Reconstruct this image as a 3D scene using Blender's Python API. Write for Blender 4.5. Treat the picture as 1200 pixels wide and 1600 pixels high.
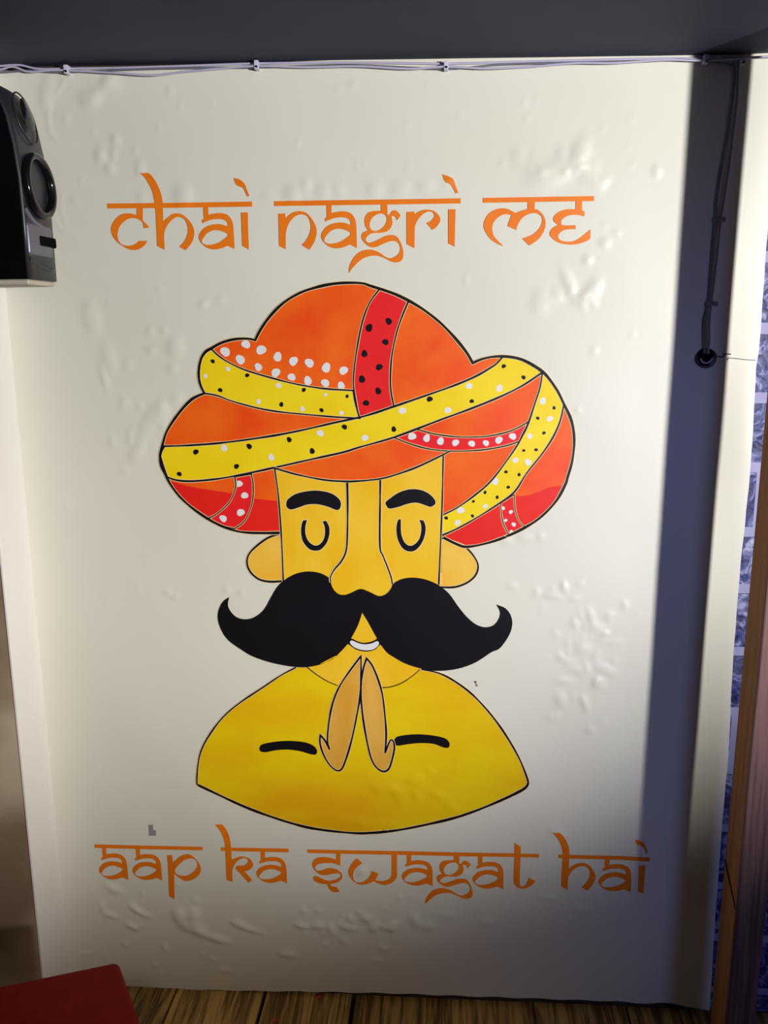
import bpy, bmesh, math, random
import numpy as np
from mathutils import Vector, Matrix
from mathutils.geometry import delaunay_2d_cdt

for o in list(bpy.data.objects):
    bpy.data.objects.remove(o, do_unlink=True)
SC = bpy.context.scene
COL = SC.collection

# ------------------------------------------------------------------ camera
FPX = 1400.0
H = 1.70                     # camera height above the floor
DW = 2.0                     # distance to the papered wall
_n = np.array([66., 6697., FPX]); _n /= np.linalg.norm(_n)
_f = np.array([0, 0, 1.]) - _n*_n[2]; _f /= np.linalg.norm(_f)
_r = np.cross(_n, _f); _a = math.radians(4.3)
AX = _r*math.cos(_a) - _f*math.sin(_a)
AY = _f*math.cos(_a) + _r*math.sin(_a)
AZ = -_n
cam = bpy.data.cameras.new('camera')
cam.sensor_fit = 'VERTICAL'; cam.sensor_height = 24.0; cam.lens = 24.0*FPX/1600.0
cam.clip_start = 0.02
camo = bpy.data.objects.new('camera', cam); COL.objects.link(camo)
right = Vector((AX[0], AY[0], AZ[0])); down = Vector((AX[1], AY[1], AZ[1])); fwd = Vector((AX[2], AY[2], AZ[2]))
M = Matrix((right, -down, -fwd)).transposed().to_4x4()
M.translation = Vector((0, 0, H))
camo.matrix_world = M
SC.camera = camo

def ray(px, py):
    d = np.array([px-600., py-800., FPX])
    return np.array([d@AX, d@AY, d@AZ])
def at_y(px, py, y=DW):
    r = ray(px, py)*(y/ray(px, py)[1]); return Vector((r[0], y, r[2]+H))
def at_x(px, py, x):
    r = ray(px, py); r = r*(x/r[0]); return Vector((x, r[1], r[2]+H))
def wall(px, py):
    r = ray(px, py); k = DW/r[1]; return (r[0]*k, r[2]*k+H)

# ------------------------------------------------------------------ light, world, exposure
SC.view_settings.view_transform = 'Standard'
SC.view_settings.look = 'None'
SC.view_settings.exposure = 0.0
SC.view_settings.gamma = 1.0
SC.view_settings.use_curve_mapping = False
w = bpy.data.worlds.new('room_ambience'); SC.world = w; w.use_nodes = True
w.node_tree.nodes['Background'].inputs[0].default_value = (0.45, 0.46, 0.75, 1)
w.node_tree.nodes['Background'].inputs[1].default_value = 0.022

def spot(name, loc, target, energy, color, angle, blend, radius):
    l = bpy.data.lights.new(name, 'SPOT'); l.energy = energy; l.color = color
    l.spot_size = math.radians(angle); l.spot_blend = blend; l.shadow_soft_size = radius
    o = bpy.data.objects.new(name, l); COL.objects.link(o)
    o.location = loc
    o.rotation_euler = (Vector(target)-Vector(loc)).to_track_quat('-Z', 'Y').to_euler()
    return o
# the spot lamp right of the camera that lights the wall, a blue lamp to the right, a warm lamp to the left
spot('spot_lamp_key', (2.1, -0.9, H-0.05), (-0.30, 2.0, H+0.19), 540, (1.0, 0.98, 0.955), 55, 0.78, 0.07)
spot('blue_lamp', (1.1, -0.8, H-0.45), (0.85, 2.0, H-0.75), 40, (0.28, 0.40, 1.0), 56, 1.0, 0.25)
spot('warm_lamp', (-0.15, -0.25, H+0.48), (-0.80, 2.0, H-1.40), 46, (1.0, 0.80, 0.56), 58, 1.0, 0.2)

# ------------------------------------------------------------------ materials
def s2l(c):
    return tuple(((v/255.)/12.92 if v/255. <= 0.04045 else ((v/255.+0.055)/1.055)**2.4) for v in c) + (1.0,)
def mat(name, c1, c2=None, scale=(8, 8, 8), rough=0.5, bump=0.0, bscale=60., lo=0.35, hi=0.65, metal=0., detail=4., spec=0.5, bdist=0.002):
    m = bpy.data.materials.new(name); m.use_nodes = True
    nt = m.node_tree; b = nt.nodes['Principled BSDF']
    b.inputs['Roughness'].default_value = rough; b.inputs['Metallic'].default_value = metal
    b.inputs['Specular IOR Level'].default_value = spec
    tc = nt.nodes.new('ShaderNodeTexCoord')
    mp = nt.nodes.new('ShaderNodeMapping'); mp.inputs['Scale'].default_value = scale
    nt.links.new(tc.outputs['Object'], mp.inputs['Vector'])
    nz = nt.nodes.new('ShaderNodeTexNoise'); nz.inputs['Scale'].default_value = 1.0; nz.inputs['Detail'].default_value = detail
    nt.links.new(mp.outputs[0], nz.inputs['Vector'])
    cr = nt.nodes.new('ShaderNodeValToRGB')
    cr.color_ramp.elements[0].position = lo; cr.color_ramp.elements[1].position = hi
    cr.color_ramp.elements[0].color = s2l(c1); cr.color_ramp.elements[1].color = s2l(c2 or c1)
    nt.links.new(nz.outputs['Fac'], cr.inputs['Fac'])
    nt.links.new(cr.outputs['Color'], b.inputs['Base Color'])
    if bump > 0:
        n2 = nt.nodes.new('ShaderNodeTexNoise'); n2.inputs['Scale'].default_value = bscale; n2.inputs['Detail'].default_value = 5
        nt.links.new(tc.outputs['Object'], n2.inputs['Vector'])
        bp = nt.nodes.new('ShaderNodeBump'); bp.inputs['Strength'].default_value = bump; bp.inputs['Distance'].default_value = bdist
        nt.links.new(n2.outputs['Fac'], bp.inputs['Height'])
        nt.links.new(bp.outputs[0], b.inputs['Normal'])
    return m
def wood(name, dark, light, stretch, rough=0.55, knots=True, rings=34.):
    """wood grain: stretched noise bands + fine fibres, stretch = scale per axis"""
    m = bpy.data.materials.new(name); m.use_nodes = True
    nt = m.node_tree; b = nt.nodes['Principled BSDF']; b.inputs['Roughness'].default_value = rough
    b.inputs['Specular IOR Level'].default_value = 0.3
    tc = nt.nodes.new('ShaderNodeTexCoord')
    mp = nt.nodes.new('ShaderNodeMapping'); mp.inputs['Scale'].default_value = stretch
    nt.links.new(tc.outputs['Object'], mp.inputs['Vector'])
    n1 = nt.nodes.new('ShaderNodeTexNoise'); n1.inputs['Scale'].default_value = 1.0; n1.inputs['Detail'].default_value = 6; n1.inputs['Distortion'].default_value = 0.6
    nt.links.new(mp.outputs[0], n1.inputs['Vector'])
    mul = nt.nodes.new('ShaderNodeMath'); mul.operation = 'MULTIPLY'; mul.inputs[1].default_value = rings
    nt.links.new(n1.outputs['Fac'], mul.inputs[0])
    sn = nt.nodes.new('ShaderNodeMath'); sn.operation = 'SINE'
    nt.links.new(mul.outputs[0], sn.inputs[0])
    n3 = nt.nodes.new('ShaderNodeTexNoise'); n3.inputs['Scale'].default_value = 4.0; n3.inputs['Detail'].default_value = 8
    nt.links.new(mp.outputs[0], n3.inputs['Vector'])
    ad = nt.nodes.new('ShaderNodeMath'); ad.operation = 'MULTIPLY_ADD'; ad.inputs[1].default_value = 0.16
    nt.links.new(sn.outputs[0], ad.inputs[0]); nt.links.new(n3.outputs['Fac'], ad.inputs[2])
    cr = nt.nodes.new('ShaderNodeValToRGB')
    cr.color_ramp.elements[0].position = 0.30; cr.color_ramp.elements[1].position = 0.66
    cr.color_ramp.elements[0].color = s2l(dark); cr.color_ramp.elements[1].color = s2l(light)
    nt.links.new(ad.outputs[0], cr.inputs['Fac']); nt.links.new(cr.outputs['Color'], b.inputs['Base Color'])
    bp = nt.nodes.new('ShaderNodeBump'); bp.inputs['Strength'].default_value = 0.25; bp.inputs['Distance'].default_value = 0.001
    nt.links.new(ad.outputs[0], bp.inputs['Height']); nt.links.new(bp.outputs[0], b.inputs['Normal'])
    return m

M_PAPER = mat('cream_paper', (227, 225, 211), (231, 229, 217), (2, 2, 2), rough=0.42, bump=0.05, bscale=120)
M_PLASTER = mat('raw_plaster', (70, 58, 48), (52, 42, 36), rough=0.9)
M_CEIL = mat('black_board', (58, 62, 80), (66, 70, 88), (3, 3, 3), rough=0.7, bump=0.04, spec=0.15)
M_TRIM = mat('white_trim', (248, 244, 239), (242, 238, 232), (3, 3, 3), rough=0.5)
M_TAN = mat('marbled_tan', (138, 118, 96), (196, 182, 158), (2.2, 2.2, 3.2), rough=0.6, lo=0.38, hi=0.62, detail=3)
M_BLACK = mat('ink_black', (16, 14, 20), (19, 17, 24), rough=0.36)
M_ORANGE = mat('turban_orange', (248, 78, 8), (255, 110, 16), (7, 7, 9), rough=0.42)
M_RED = mat('turban_red', (236, 26, 24), (246, 40, 26), (7, 7, 9), rough=0.42)
M_REDB = mat('band_red', (240, 26, 34), (246, 36, 40), (9, 9, 9), rough=0.42)
M_YEL = mat('band_yellow', (250, 216, 8), (252, 226, 26), (9, 9, 12), rough=0.42)
M_FACE = mat('skin_yellow', (250, 194, 24), (252, 208, 52), (9, 9, 5), rough=0.42)
M_EAR = mat('ear_ochre', (248, 188, 52), (250, 204, 84), (9, 9, 9), rough=0.42)
M_HAND = mat('hand_ochre', (228, 166, 54), (238, 186, 84), (14, 14, 5), rough=0.42)
M_ROBE = mat('robe_yellow', (238, 178, 6), (244, 212, 6), (3.2, 3.2, 6), rough=0.42)
M_WHITE = mat('dot_white', (235, 235, 238), (240, 240, 242), rough=0.42)
M_HALO = mat('halo_cream', (246, 214, 150), (244, 220, 170), rough=0.42)
M_LET = mat('letter_orange', (240, 122, 14), (246, 130, 20), (6, 6, 6), rough=0.42)
M_PATCH = mat('patch_grey', (150, 138, 158), rough=0.5)
M_STAIN = mat('stain_brown', (120, 92, 66), rough=0.7)
M_CABLE = mat('cable_lilac', (196, 190, 218), (186, 180, 208), rough=0.4)
M_CABLE_D = mat('cable_grey', (120, 118, 134), (110, 108, 126), rough=0.45)
M_CLIP = mat('clip_white', (214, 208, 232), rough=0.4)
M_NAIL = mat('nail_steel', (70, 68, 76), rough=0.35, metal=1.0)
M_DARK = mat('hole_dark', (9, 8, 11), rough=0.9, spec=0.05)
M_GLOSS = mat('speaker_gloss', (16, 16, 20), (19, 19, 24), rough=0.12)
M_CAB = mat('speaker_cabinet', (8, 8, 12), (10, 10, 14), rough=0.35, spec=0.25)
M_BAFFLE = mat('speaker_baffle', (36, 37, 44), (40, 41, 48), rough=0.38)
M_CONE = mat('speaker_cone', (50, 53, 60), (56, 59, 66), rough=0.55)
M_SILVER = mat('speaker_silver', (104, 104, 118), (98, 98, 112), rough=0.36, metal=0.3)
M_UNDER = mat('speaker_underside', (196, 190, 172), (182, 176, 160), (12, 12, 12), rough=0.6)
M_REDCLOTH = mat('red_leatherette', (108, 10, 8), (116, 13, 10), (30, 30, 30), rough=0.75, spec=0.12, bump=0.15, bscale=300)
M_SCRAP = mat('red_scrap', (190, 40, 52), rough=0.5)
M_WARMLIT_WOOD = wood('pine_warm_lit', (132, 86, 38), (160, 108, 50), (26, 26, 1.4), rings=15)  # warm light on the post's side is put into this wood colour
M_PINKLIT_WOOD = wood('pine_pink_lit', (96, 67, 64), (130, 96, 92), (34, 34, 1.4), rings=16)  # purple-pink light on the post's front is put into this wood colour
M_FLOORW = [wood('floor_plank_%d' % i, d, l, (30, 1.6, 30), rough=0.6, rings=20) for i, (d, l) in enumerate([((104, 78, 38), (192, 154, 88)), ((114, 86, 42), (198, 160, 92)), ((96, 72, 36), (182, 144, 80))])]
M_MORTAR = mat('mortar_lilac', (170, 168, 205), (158, 156, 194), (20, 20, 20), rough=0.7)
def stone_mat(name, a, b_, c):
    m = bpy.data.materials.new(name); m.use_nodes = True
    nt = m.node_tree; b = nt.nodes['Principled BSDF']; b.inputs['Roughness'].default_value = 0.5
    tc = nt.nodes.new('ShaderNodeTexCoord')
    n1 = nt.nodes.new('ShaderNodeTexNoise'); n1.inputs['Scale'].default_value = 26; n1.inputs['Detail'].default_value = 9; n1.inputs['Distortion'].default_value = 1.8
    nt.links.new(tc.outputs['Object'], n1.inputs['Vector'])
    cr = nt.nodes.new('ShaderNodeValToRGB'); e = cr.color_ramp.elements
    e[0].position = 0.36; e[0].color = s2l(a); e[1].position = 0.66; e[1].color = s2l(c)
    x = e.new(0.5); x.color = s2l(b_)
    nt.links.new(n1.outputs['Fac'], cr.inputs['Fac']); nt.links.new(cr.outputs['Color'], b.inputs['Base Color'])
    bp = nt.nodes.new('ShaderNodeBump'); bp.inputs['Strength'].default_value = 0.9; bp.inputs['Distance'].default_value = 0.006
    nt.links.new(n1.outputs['Fac'], bp.inputs['Height']); nt.links.new(bp.outputs[0], b.inputs['Normal'])
    return m
M_STONE = [stone_mat('slate_blue_a', (38, 40, 88), (74, 78, 138), (168, 168, 206)), stone_mat('slate_blue_b', (30, 34, 84), (60, 66, 126), (140, 144, 190))]

# ------------------------------------------------------------------ object helpers
def link(name, me, m=None, parent=None, label=None, cat=None, group=None, kind=None):
    o = bpy.data.objects.new(name, me); COL.objects.link(o)
    if m is not None and me is not None: me.materials.append(m)
    if parent is not None: o.parent = parent
    if label: o['label'] = label
    if cat: o['category'] = cat
    if group: o['group'] = group
    if kind: o['kind'] = kind
    return o
def empty(name, loc, label, cat, group=None):
    o = bpy.data.objects.new(name, None); COL.objects.link(o); o.location = loc
    o.empty_display_size = 0.05
    o['label'] = label; o['category'] = cat
    if group: o['group'] = group
    return o
def child(name, me, m, parent, **k):
    o = link(name, me, m, parent, **k)
    # meshes are written in world coordinates: cancel the parents' placement
    p = parent; mt = Matrix()
    while p is not None:
        mt = Matrix.Translation(p.location) @ mt; p = p.parent
    o.location = (0, 0, 0)
    o.matrix_parent_inverse = mt.inverted()
    return o
def mesh(verts, faces, name='m', smooth=False):
    me = bpy.data.meshes.new(name); me.from_pydata([tuple(v) for v in verts], [], faces); me.validate(); me.update()
    if smooth:
        me.polygons.foreach_set('use_smooth', [True]*len(me.polygons))
    return me
def bm_mesh(bm, smooth=False):
    me = bpy.data.meshes.new('m'); bmesh.ops.recalc_face_normals(bm, faces=bm.faces); bm.to_mesh(me); bm.free()
    if smooth: me.polygons.foreach_set('use_smooth', [True]*len(me.polygons))
    return me
def box_bm(lo, hi, bev=0.0, seg=2, bm=None):
    bm = bm or bmesh.new()
    g = bmesh.ops.create_cube(bm, size=1.0)
    for v in g['verts']:
        v.co = Vector([(lo[i]+hi[i])/2 + v.co[i]*(hi[i]-lo[i]) for i in range(3)])
    if bev > 0:
        es = list({e for v in g['verts'] for e in v.link_edges})
        bmesh.ops.bevel(bm, geom=es, offset=bev, segments=seg, profile=0.6, affect='EDGES')
    return bm
def tube(pts, r, seg=8, sub=5, closed=False):
    """round tube through 3d points (Catmull-Rom)"""
    P = [Vector(p) for p in pts]; out = []
    n = len(P)
    for i in range(n-1):
        p0 = P[max(i-1, 0)]; p1 = P[i]; p2 = P[i+1]; p3 = P[min(i+2, n-1)]
        for k in range(sub):
            t = k/sub
            out.append(0.5*((2*p1)+(p2-p0)*t+(2*p0-5*p1+4*p2-p3)*t*t+(3*p1-p0-3*p2+p3)*t**3))
    out.append(P[-1])
    vs = []; fs = []
    for i, p in enumerate(out):
        t = (out[min(i+1, len(out)-1)]-out[max(i-1, 0)]).normalized()
        a = t.cross(Vector((0, 1, 0.01))).normalized(); b = t.cross(a)
        for k in range(seg):
            an = 2*math.pi*k/seg
            vs.append(p+a*r*math.cos(an)+b*r*math.sin(an))
    for i in range(len(out)-1):
        for k in range(seg):
            fs.append((i*seg+k, i*seg+(k+1) % seg, (i+1)*seg+(k+1) % seg, (i+1)*seg+k))
    fs.append(tuple(range(seg))); fs.append(tuple(range((len(out)-1)*seg, len(out)*seg)))
    return mesh(vs, fs, smooth=True)

# ------------------------------------------------------------------ wallpaper relief (air bubbles under the paper, plus light arcs raised as ridges)
S = 0.00146     # metres per photo pixel on the wall
BUB = []        # x, z, rx, rz, cos, sin, h
def bub(px, py, rx, ry, ang=0, h=3.0):
    x, z = wall(px, py); a = math.radians(-ang)
    if py > 1370: h *= 1.7
    BUB.append((x, z, rx*S, ry*S, math.cos(a), math.sin(a), h*0.001))
for b in """75,140,12,22,15,4;70,158,9,12,0,3;140,155,16,15,-25,6;160,138,26,10,-45,5;175,130,14,18,0,4;145,130,9,6,0,2;103,186,6,8,0,2.5;
157,242,9,12,10,5;178,240,7,8,0,4;182,220,8,8,0,4;172,263,8,8,0,4;219,264,8,12,0,4;266,143,6,7,0,2.5;178,213,5,5,0,2;
287,305,14,17,0,6;222,308,8,9,0,2.5;420,305,12,10,0,2;458,302,12,14,20,5;478,292,9,12,0,4;505,300,12,10,0,4;530,297,10,10,0,3;585,296,12,12,0,3.5;625,296,14,11,0,3.5;665,292,12,9,0,3;
870,268,44,18,-28,7;905,240,12,24,20,6;835,262,18,16,30,4;920,270,14,18,15,5;810,245,10,14,0,3;935,285,12,12,0,4;
1026,268,6,9,-10,4;945,380,8,7,0,4;918,406,7,8,0,4;888,440,8,22,-28,5;925,455,11,20,30,6;845,470,14,20,10,4;870,462,10,12,0,3;905,470,12,10,0,3;700,285,8,8,0,2;
143,497,14,24,-8,6;170,560,12,22,-12,5;163,590,6,24,-12,4;200,570,10,8,-40,3;235,517,7,6,0,4;257,516,6,5,0,3;237,548,8,6,0,4;274,542,14,16,20,6;270,575,10,8,0,4;318,476,8,6,-30,4;346,468,7,5,0,3;
275,622,12,8,-30,4;238,655,38,12,-55,6;215,705,18,11,-50,6;255,645,10,16,0,4;219,636,7,6,0,3;176,690,7,10,0,3;195,735,8,7,0,2.5;
105,790,8,12,0,3;102,860,6,10,0,2.5;262,925,7,7,0,3;275,932,8,6,0,3;355,920,6,6,0,3;378,925,6,5,0,3;
790,845,10,6,0,3;820,840,12,7,0,3;845,838,6,6,0,3;800,915,10,6,0,3;838,925,6,8,0,4;865,922,10,6,0,3;880,918,6,8,0,4;898,935,8,5,0,3;862,930,16,6,10,4;882,916,5,10,-20,4;
923,962,6,16,-18,5;898,972,5,12,-15,4;952,960,9,6,0,3.5;976,945,6,9,-20,4;932,982,14,10,20,4;912,1015,10,8,-20,5;875,1025,6,9,-30,4;945,1045,20,9,25,5;880,1063,16,7,5,4;935,1065,10,14,-20,5;876,1092,10,14,-25,5;913,1098,6,16,-20,6;862,1120,10,7,0,3;922,1140,8,7,0,4;958,1002,14,7,0,2.5;900,1045,16,8,20,3;
610,1232,34,9,6,4;651,1220,12,16,30,4;685,1242,18,9,20,4;707,1262,14,10,20,3;600,1288,28,9,0,4;575,1245,14,8,0,2.5;672,1205,8,8,0,3;560,1285,20,8,0,3;
178,1388,17,9,25,5;160,1416,6,12,-10,4;172,1429,15,6,18,5;212,1420,14,6,38,6;228,1429,10,6,10,4;207,1447,13,6,28,5;281,1430,13,17,-8,8;302,1430,13,17,0,7;300,1448,22,12,12,7;340,1466,22,8,18,7;316,1458,14,9,20,5;
374,1444,16,7,22,6;392,1452,16,5,15,5;258,1481,4,9,-20,4;196,1475,5,6,0,3;243,1507,5,5,0,3;137,1490,10,4,0,3;334,1498,8,4,0,3;352,1516,12,5,0,3;250,1520,5,6,0,2.5;
474,1423,6,6,0,4;497,1422,7,6,0,3;472,1446,14,6,10,6;498,1446,14,7,0,6;518,1452,8,12,-15,6;546,1449,16,6,10,5;548,1436,7,9,-20,4;572,1434,10,9,20,6;583,1448,9,10,-20,6;606,1449,15,7,10,5;612,1445,10,9,0,4;649,1437,9,15,-10,6;668,1446,14,9,0,5;450,1491,18,8,8,5;538,1470,9,6,25,4;598,1480,10,6,15,4;508,1475,7,4,0,3;590,1500,10,5,0,3;
700,1430,16,10,0,3;760,1440,14,8,0,3;730,1365,14,8,0,2.5;565,1360,10,10,0,5;590,1300,14,6,0,3;870,1300,16,10,30,3;905,1420,14,9,0,2.5;850,1400,12,7,0,2""".replace('\n', '').split(';'):
    bub(*[float(v) for v in b.split(',')])
rnd = random.Random(4)
for i in range(150):
    px = rnd.uniform(60, 1000); py = rnd.choice([rnd.uniform(130, 480), rnd.uniform(480, 1000), rnd.uniform(1360, 1520)])
    if 250 < px < 900 and 440 < py < 1300: continue
    if 160 < px < 935 and 265 < py < 430: continue
    bub(px, py, rnd.uniform(3, 7), rnd.uniform(3, 7), rnd.uniform(-40, 40), rnd.uniform(1.0, 2.2))
for cx, cy, sx, sy, n in ((915, 1010, 38, 62, 34), (890, 262, 45, 22, 8), (905, 462, 32, 14, 6), (230, 660, 34, 48, 10), (560, 1446, 90, 14, 12), (640, 1240, 50, 22, 8)):
    for i in range(n):
        bub(rnd.gauss(cx, sx*0.6), rnd.gauss(cy, sy*0.6), rnd.uniform(4, 9), rnd.uniform(4, 10), rnd.uniform(-50, 50), rnd.uniform(1.2, 3.0))
RIDGE = []
def ridge(pts, wpx, h):
    P = [wall(*p) for p in pts]
    for (x0, z0), (x1, z1) in zip(P[:-1], P[1:]): RIDGE.append((x0, z0, x1, z1, wpx*S, h*0.001))
ridge([(100, 130), (80, 155), (75, 180), (78, 205), (90, 221), (117, 225)], 2.5, 1.6)
ridge([(86, 340), (94, 358), (105, 366), (125, 369)], 2.2, 1.4)  # caustic light thrown by the speaker, shaped as a raised arc
ridge([(86, 395), (92, 404), (106, 409)], 2.2, 1.2)  # second speaker caustic, its light likewise modelled in relief
ridge([(98, 300), (96, 330), (104, 352)], 2.2, 0.9)
_B = np.array(BUB)
def sstep(t):
    t = np.clip(t, 0, 1); return t*t*(3-2*t)
def relief(x, z):
    """how far the paper stands off the wall (m); x, z numpy arrays"""
    x = np.asarray(x, float); z = np.asarray(z, float)
    out = np.zeros_like(x)
    for bx, bz, rx, rz, c, s, h in BUB:
        m = (np.abs(x-bx) < 2.4*max(rx, rz)) & (np.abs(z-bz) < 2.4*max(rx, rz))
        if not m.any(): continue
        dx = x[m]-bx; dz = z[m]-bz
        u = (dx*c+dz*s)/rx; v = (-dx*s+dz*c)/rz
        out[m] += 0.52*h*np.exp(-((u*u+v*v)*1.15)**1.45)
    for x0, z0, x1, z1, wd, h in RIDGE:
        m = (x > min(x0, x1)-4*wd) & (x < max(x0, x1)+4*wd) & (z > min(z0, z1)-4*wd) & (z < max(z0, z1)+4*wd)
        if not m.any(): continue
        L2 = (x1-x0)**2+(z1-z0)**2
        t = np.clip(((x[m]-x0)*(x1-x0)+(z[m]-z0)*(z1-z0))/L2, 0, 1)
        d2 = (x[m]-x0-t*(x1-x0))**2+(z[m]-z0-t*(z1-z0))**2
        out[m] = np.maximum(out[m], h*np.exp(-d2/(wd*wd)))
    out += 0.0007*np.sin(3.1*x+1.3*z)+0.0005*np.sin(9*z-4*x+1)+0.0003*np.sin(23*x+17*z)
    # loose right-hand edge lifts off the wall, more towards the floor
    zz = z/2.2
    lift = 0.006+0.004*np.sin(9*z+1)+0.010*sstep((1.0-z)/0.9)
    out += lift*sstep((x-0.54)/0.11)**1.5
    out += 0.004*sstep((x-0.40)/0.12)*sstep((0.56-x)/0.10)*(0.4+sstep((1.1-z)/0.8))
    return out+0.0016

# ------------------------------------------------------------------ the setting
ZT = 2.25
bm = box_bm((-1.25, 2.012, -0.02), (0.60, 2.16, 2.5)); link('wall_back', bm_mesh(bm), M_PLASTER, kind='structure')
# left pilaster: its side face is the white strip, its front the marbled tan paper
XL = -0.997; YP = 1.868
bm = box_bm((-2.0, YP, -0.02), (XL-0.004, 2.16, 2.5)); link('wall_left', bm_mesh(bm), M_TAN, kind='structure')
bm = box_bm((XL-0.004, YP-0.003, 0.0), (XL+0.002, 2.008, 2.5), 0.001, 1); link('trim_1', bm_mesh(bm), M_TRIM, kind='structure')
# ceiling board, a little out of level
def zc(x): return H+0.536-0.016*(x+0.14)
v = []
for zoff in (0, 0.06):
    for (x, y) in ((-2.2, -0.3), (2.2, -0.3), (2.2, 2.16), (-2.2, 2.16)): v.append((x, y, zc(x)+zoff))
link('ceiling', mesh(v, [(0, 1, 2, 3), (7, 6, 5, 4), (0, 4, 5, 1), (1, 5, 6, 2), (2, 6, 7, 3), (3, 7, 4, 0)]), M_CEIL, kind='structure')
# floor: base and planks
fl = link('floor', bm_mesh(box_bm((-2.0, -0.6, -0.06), (2.0, 2.16, -0.021))), M_DARK, kind='structure')
xs = [at_y(p, 1590, 1.93).x for p in (265, 443, 640, 800)]
x0 = xs[0]; wpl = 0.232
rp = random.Random(7)
for k in range(-5, 9):
    a = x0+k*wpl+rp.uniform(-0.006, 0.006) if k else x0
    b = x0+(k+1)*wpl-0.003
    zt = rp.uniform(-0.0015, 0.001)
    y0 = -0.55
    ends = [y0, 0.55+rp.uniform(-.2, .2), 2.010]
    for e0, e1 in zip(ends[:-1], ends[1:]):
        me = bm_mesh(box_bm((a+0.0015, e0+0.002, -0.021), (b, e1, zt), 0.0015, 1))
        child('plank', me, M_FLOORW[(k*2+(e0 > 0)) % 3], fl)
# right wall: blocks of rough slate between pale joints
wr = link('wall_right', bm_mesh(box_bm((0.601, 2.024, -0.02), (2.0, 2.16, 2.5))), M_MORTAR, kind='structure')
jz = [at_y(px, py, 2.015).z for px, py in ((1182, 622), (1178, 731), (1172, 832), (1163, 921), (1155, 1019), (1147, 1113), (1140, 1205), (1133, 1296), (1124, 1386), (1115, 1467), (1110, 1548))]
d = (jz[0]-jz[-1])/(len(jz)-1)
jz = [jz[0]+d*i for i in range(6, 0, -1)]+jz+[jz[-1]-d, jz[-1]-2*d]
jh = 0.012
rs = random.Random(11)
nst = 0
for r in range(len(jz)-1):
    top = min(jz[r]-jh, 2.4); bot = max(jz[r+1]+jh, 0.0)
    if top-bot < 0.03: continue
    x = 0.61 - (0.16 if r % 2 else 0.0) - rs.uniform(0, 0.05)
    while x < 1.7:
        wd = rs.uniform(0.26, 0.36)
        a = max(x, 0.61); b = x+wd-0.02
        if b-a > 0.04:
            bm = bmesh.new(); nx = 5; nz = 3; gv = []
            fr = [[(a+(b-a)*i/nx, bot+(top-bot)*j/nz) for i in range(nx+1)] for j in range(nz+1)]
            vs = []; fs = []
            for j in range(nz+1):
                for i in range(nx+1):
                    e = i in (0, nx) or j in (0, nz)
                    vs.append((fr[j][i][0]+(0 if e else rs.uniform(-.01, .01)), 2.0175 if e else 2.0155-rs.uniform(0, 0.004), fr[j][i][1]+(0 if e else rs.uniform(-.008, .008))))
            n = len(vs)
            for j in range(nz):
                for i in range(nx): q = j*(nx+1)+i; fs.append((q, q+1, q+nx+2, q+nx+1))
            c = [0, nx, (nz+1)*(nx+1)-1, nz*(nx+1)]
            for q in c: vs.append((vs[q][0], 2.0245, vs[q][2]))
            bd = [list(range(0, nx+1)), [i*(nx+1)+nx for i in range(nz+1)], [nz*(nx+1)+i for i in range(nx, -1, -1)], [i*(nx+1) for i in range(nz, -1, -1)]]
            for k in range(4): fs.append(tuple(reversed(bd[k]))+(n+k, n+(k+1) % 4))
            child('stone', mesh(vs, fs), M_STONE[nst % 2], wr); nst += 1
        x += wd

# ------------------------------------------------------------------ the wallpaper sheet
EDGE = [wall(*p) for p in ((1222, 20), (1216, 88), (1211, 200), (1200, 350), (1195, 405), (1184, 551), (1180, 572), (1176, 638), (1169, 742), (1163, 820), (1156, 885), (1150, 950), (1143, 1048), (1140, 1090), (1135, 1178), (1130, 1243), (1125, 1301), (1119, 1373), (1114, 1438), (1109, 1503), (1104.5, 1569), (1102, 1620))]
_ez = np.array([e[1] for e in EDGE][::-1]); _ex = np.array([e[0] for e in EDGE][::-1])
BOT = [wall(*p) for p in ((90, 1536), (205, 1541), (300, 1546), (400, 1548), (480, 1549), (600, 1551), (800, 1558), (1000, 1565), (1104, 1569), (1150, 1571))]
_bx = np.array([b[0] for b in BOT]); _bz = np.array([b[1] for b in BOT])
NX, NZ = 330, 450
u = np.linspace(0, 1, NX+1); t = np.linspace(0, 1, NZ+1)
ztop = zc(0)+0.004
U, T = np.meshgrid(u, t)
Zg = 0.0*U; Xg = 0.0*U
xe0 = XL+0.002
xg = xe0 + (0.66-xe0)*U
zb = np.interp(xg, _bx, _bz) + 0.0012*np.sin(xg*60)
Zg = zb + (ztop-zb)*T
xe = np.interp(Zg, _ez, _ex) + 0.0006*np.sin(Zg*19)+0.0003*np.sin(Zg*57)
Xg = xe0 + (xe-xe0)*U
Yg = DW - relief(Xg, Zg)
vs = np.stack([Xg.ravel(), Yg.ravel(), Zg.ravel()], 1)
idx = np.arange((NX+1)*(NZ+1)).reshape(NZ+1, NX+1)
fs = np.stack([idx[:-1, :-1].ravel(), idx[:-1, 1:].ravel(), idx[1:, 1:].ravel(), idx[1:, :-1].ravel()], 1)
me = bpy.data.meshes.new('wallpaper'); me.from_pydata(vs.tolist(), [], fs.tolist()); me.update()
me.polygons.foreach_set('use_smooth', [True]*len(me.polygons))
paper = link('wallpaper', me, M_PAPER, label='cream wallpaper sheet with air bubbles, printed turbaned man and orange lettering', cat='wallpaper')

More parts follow.
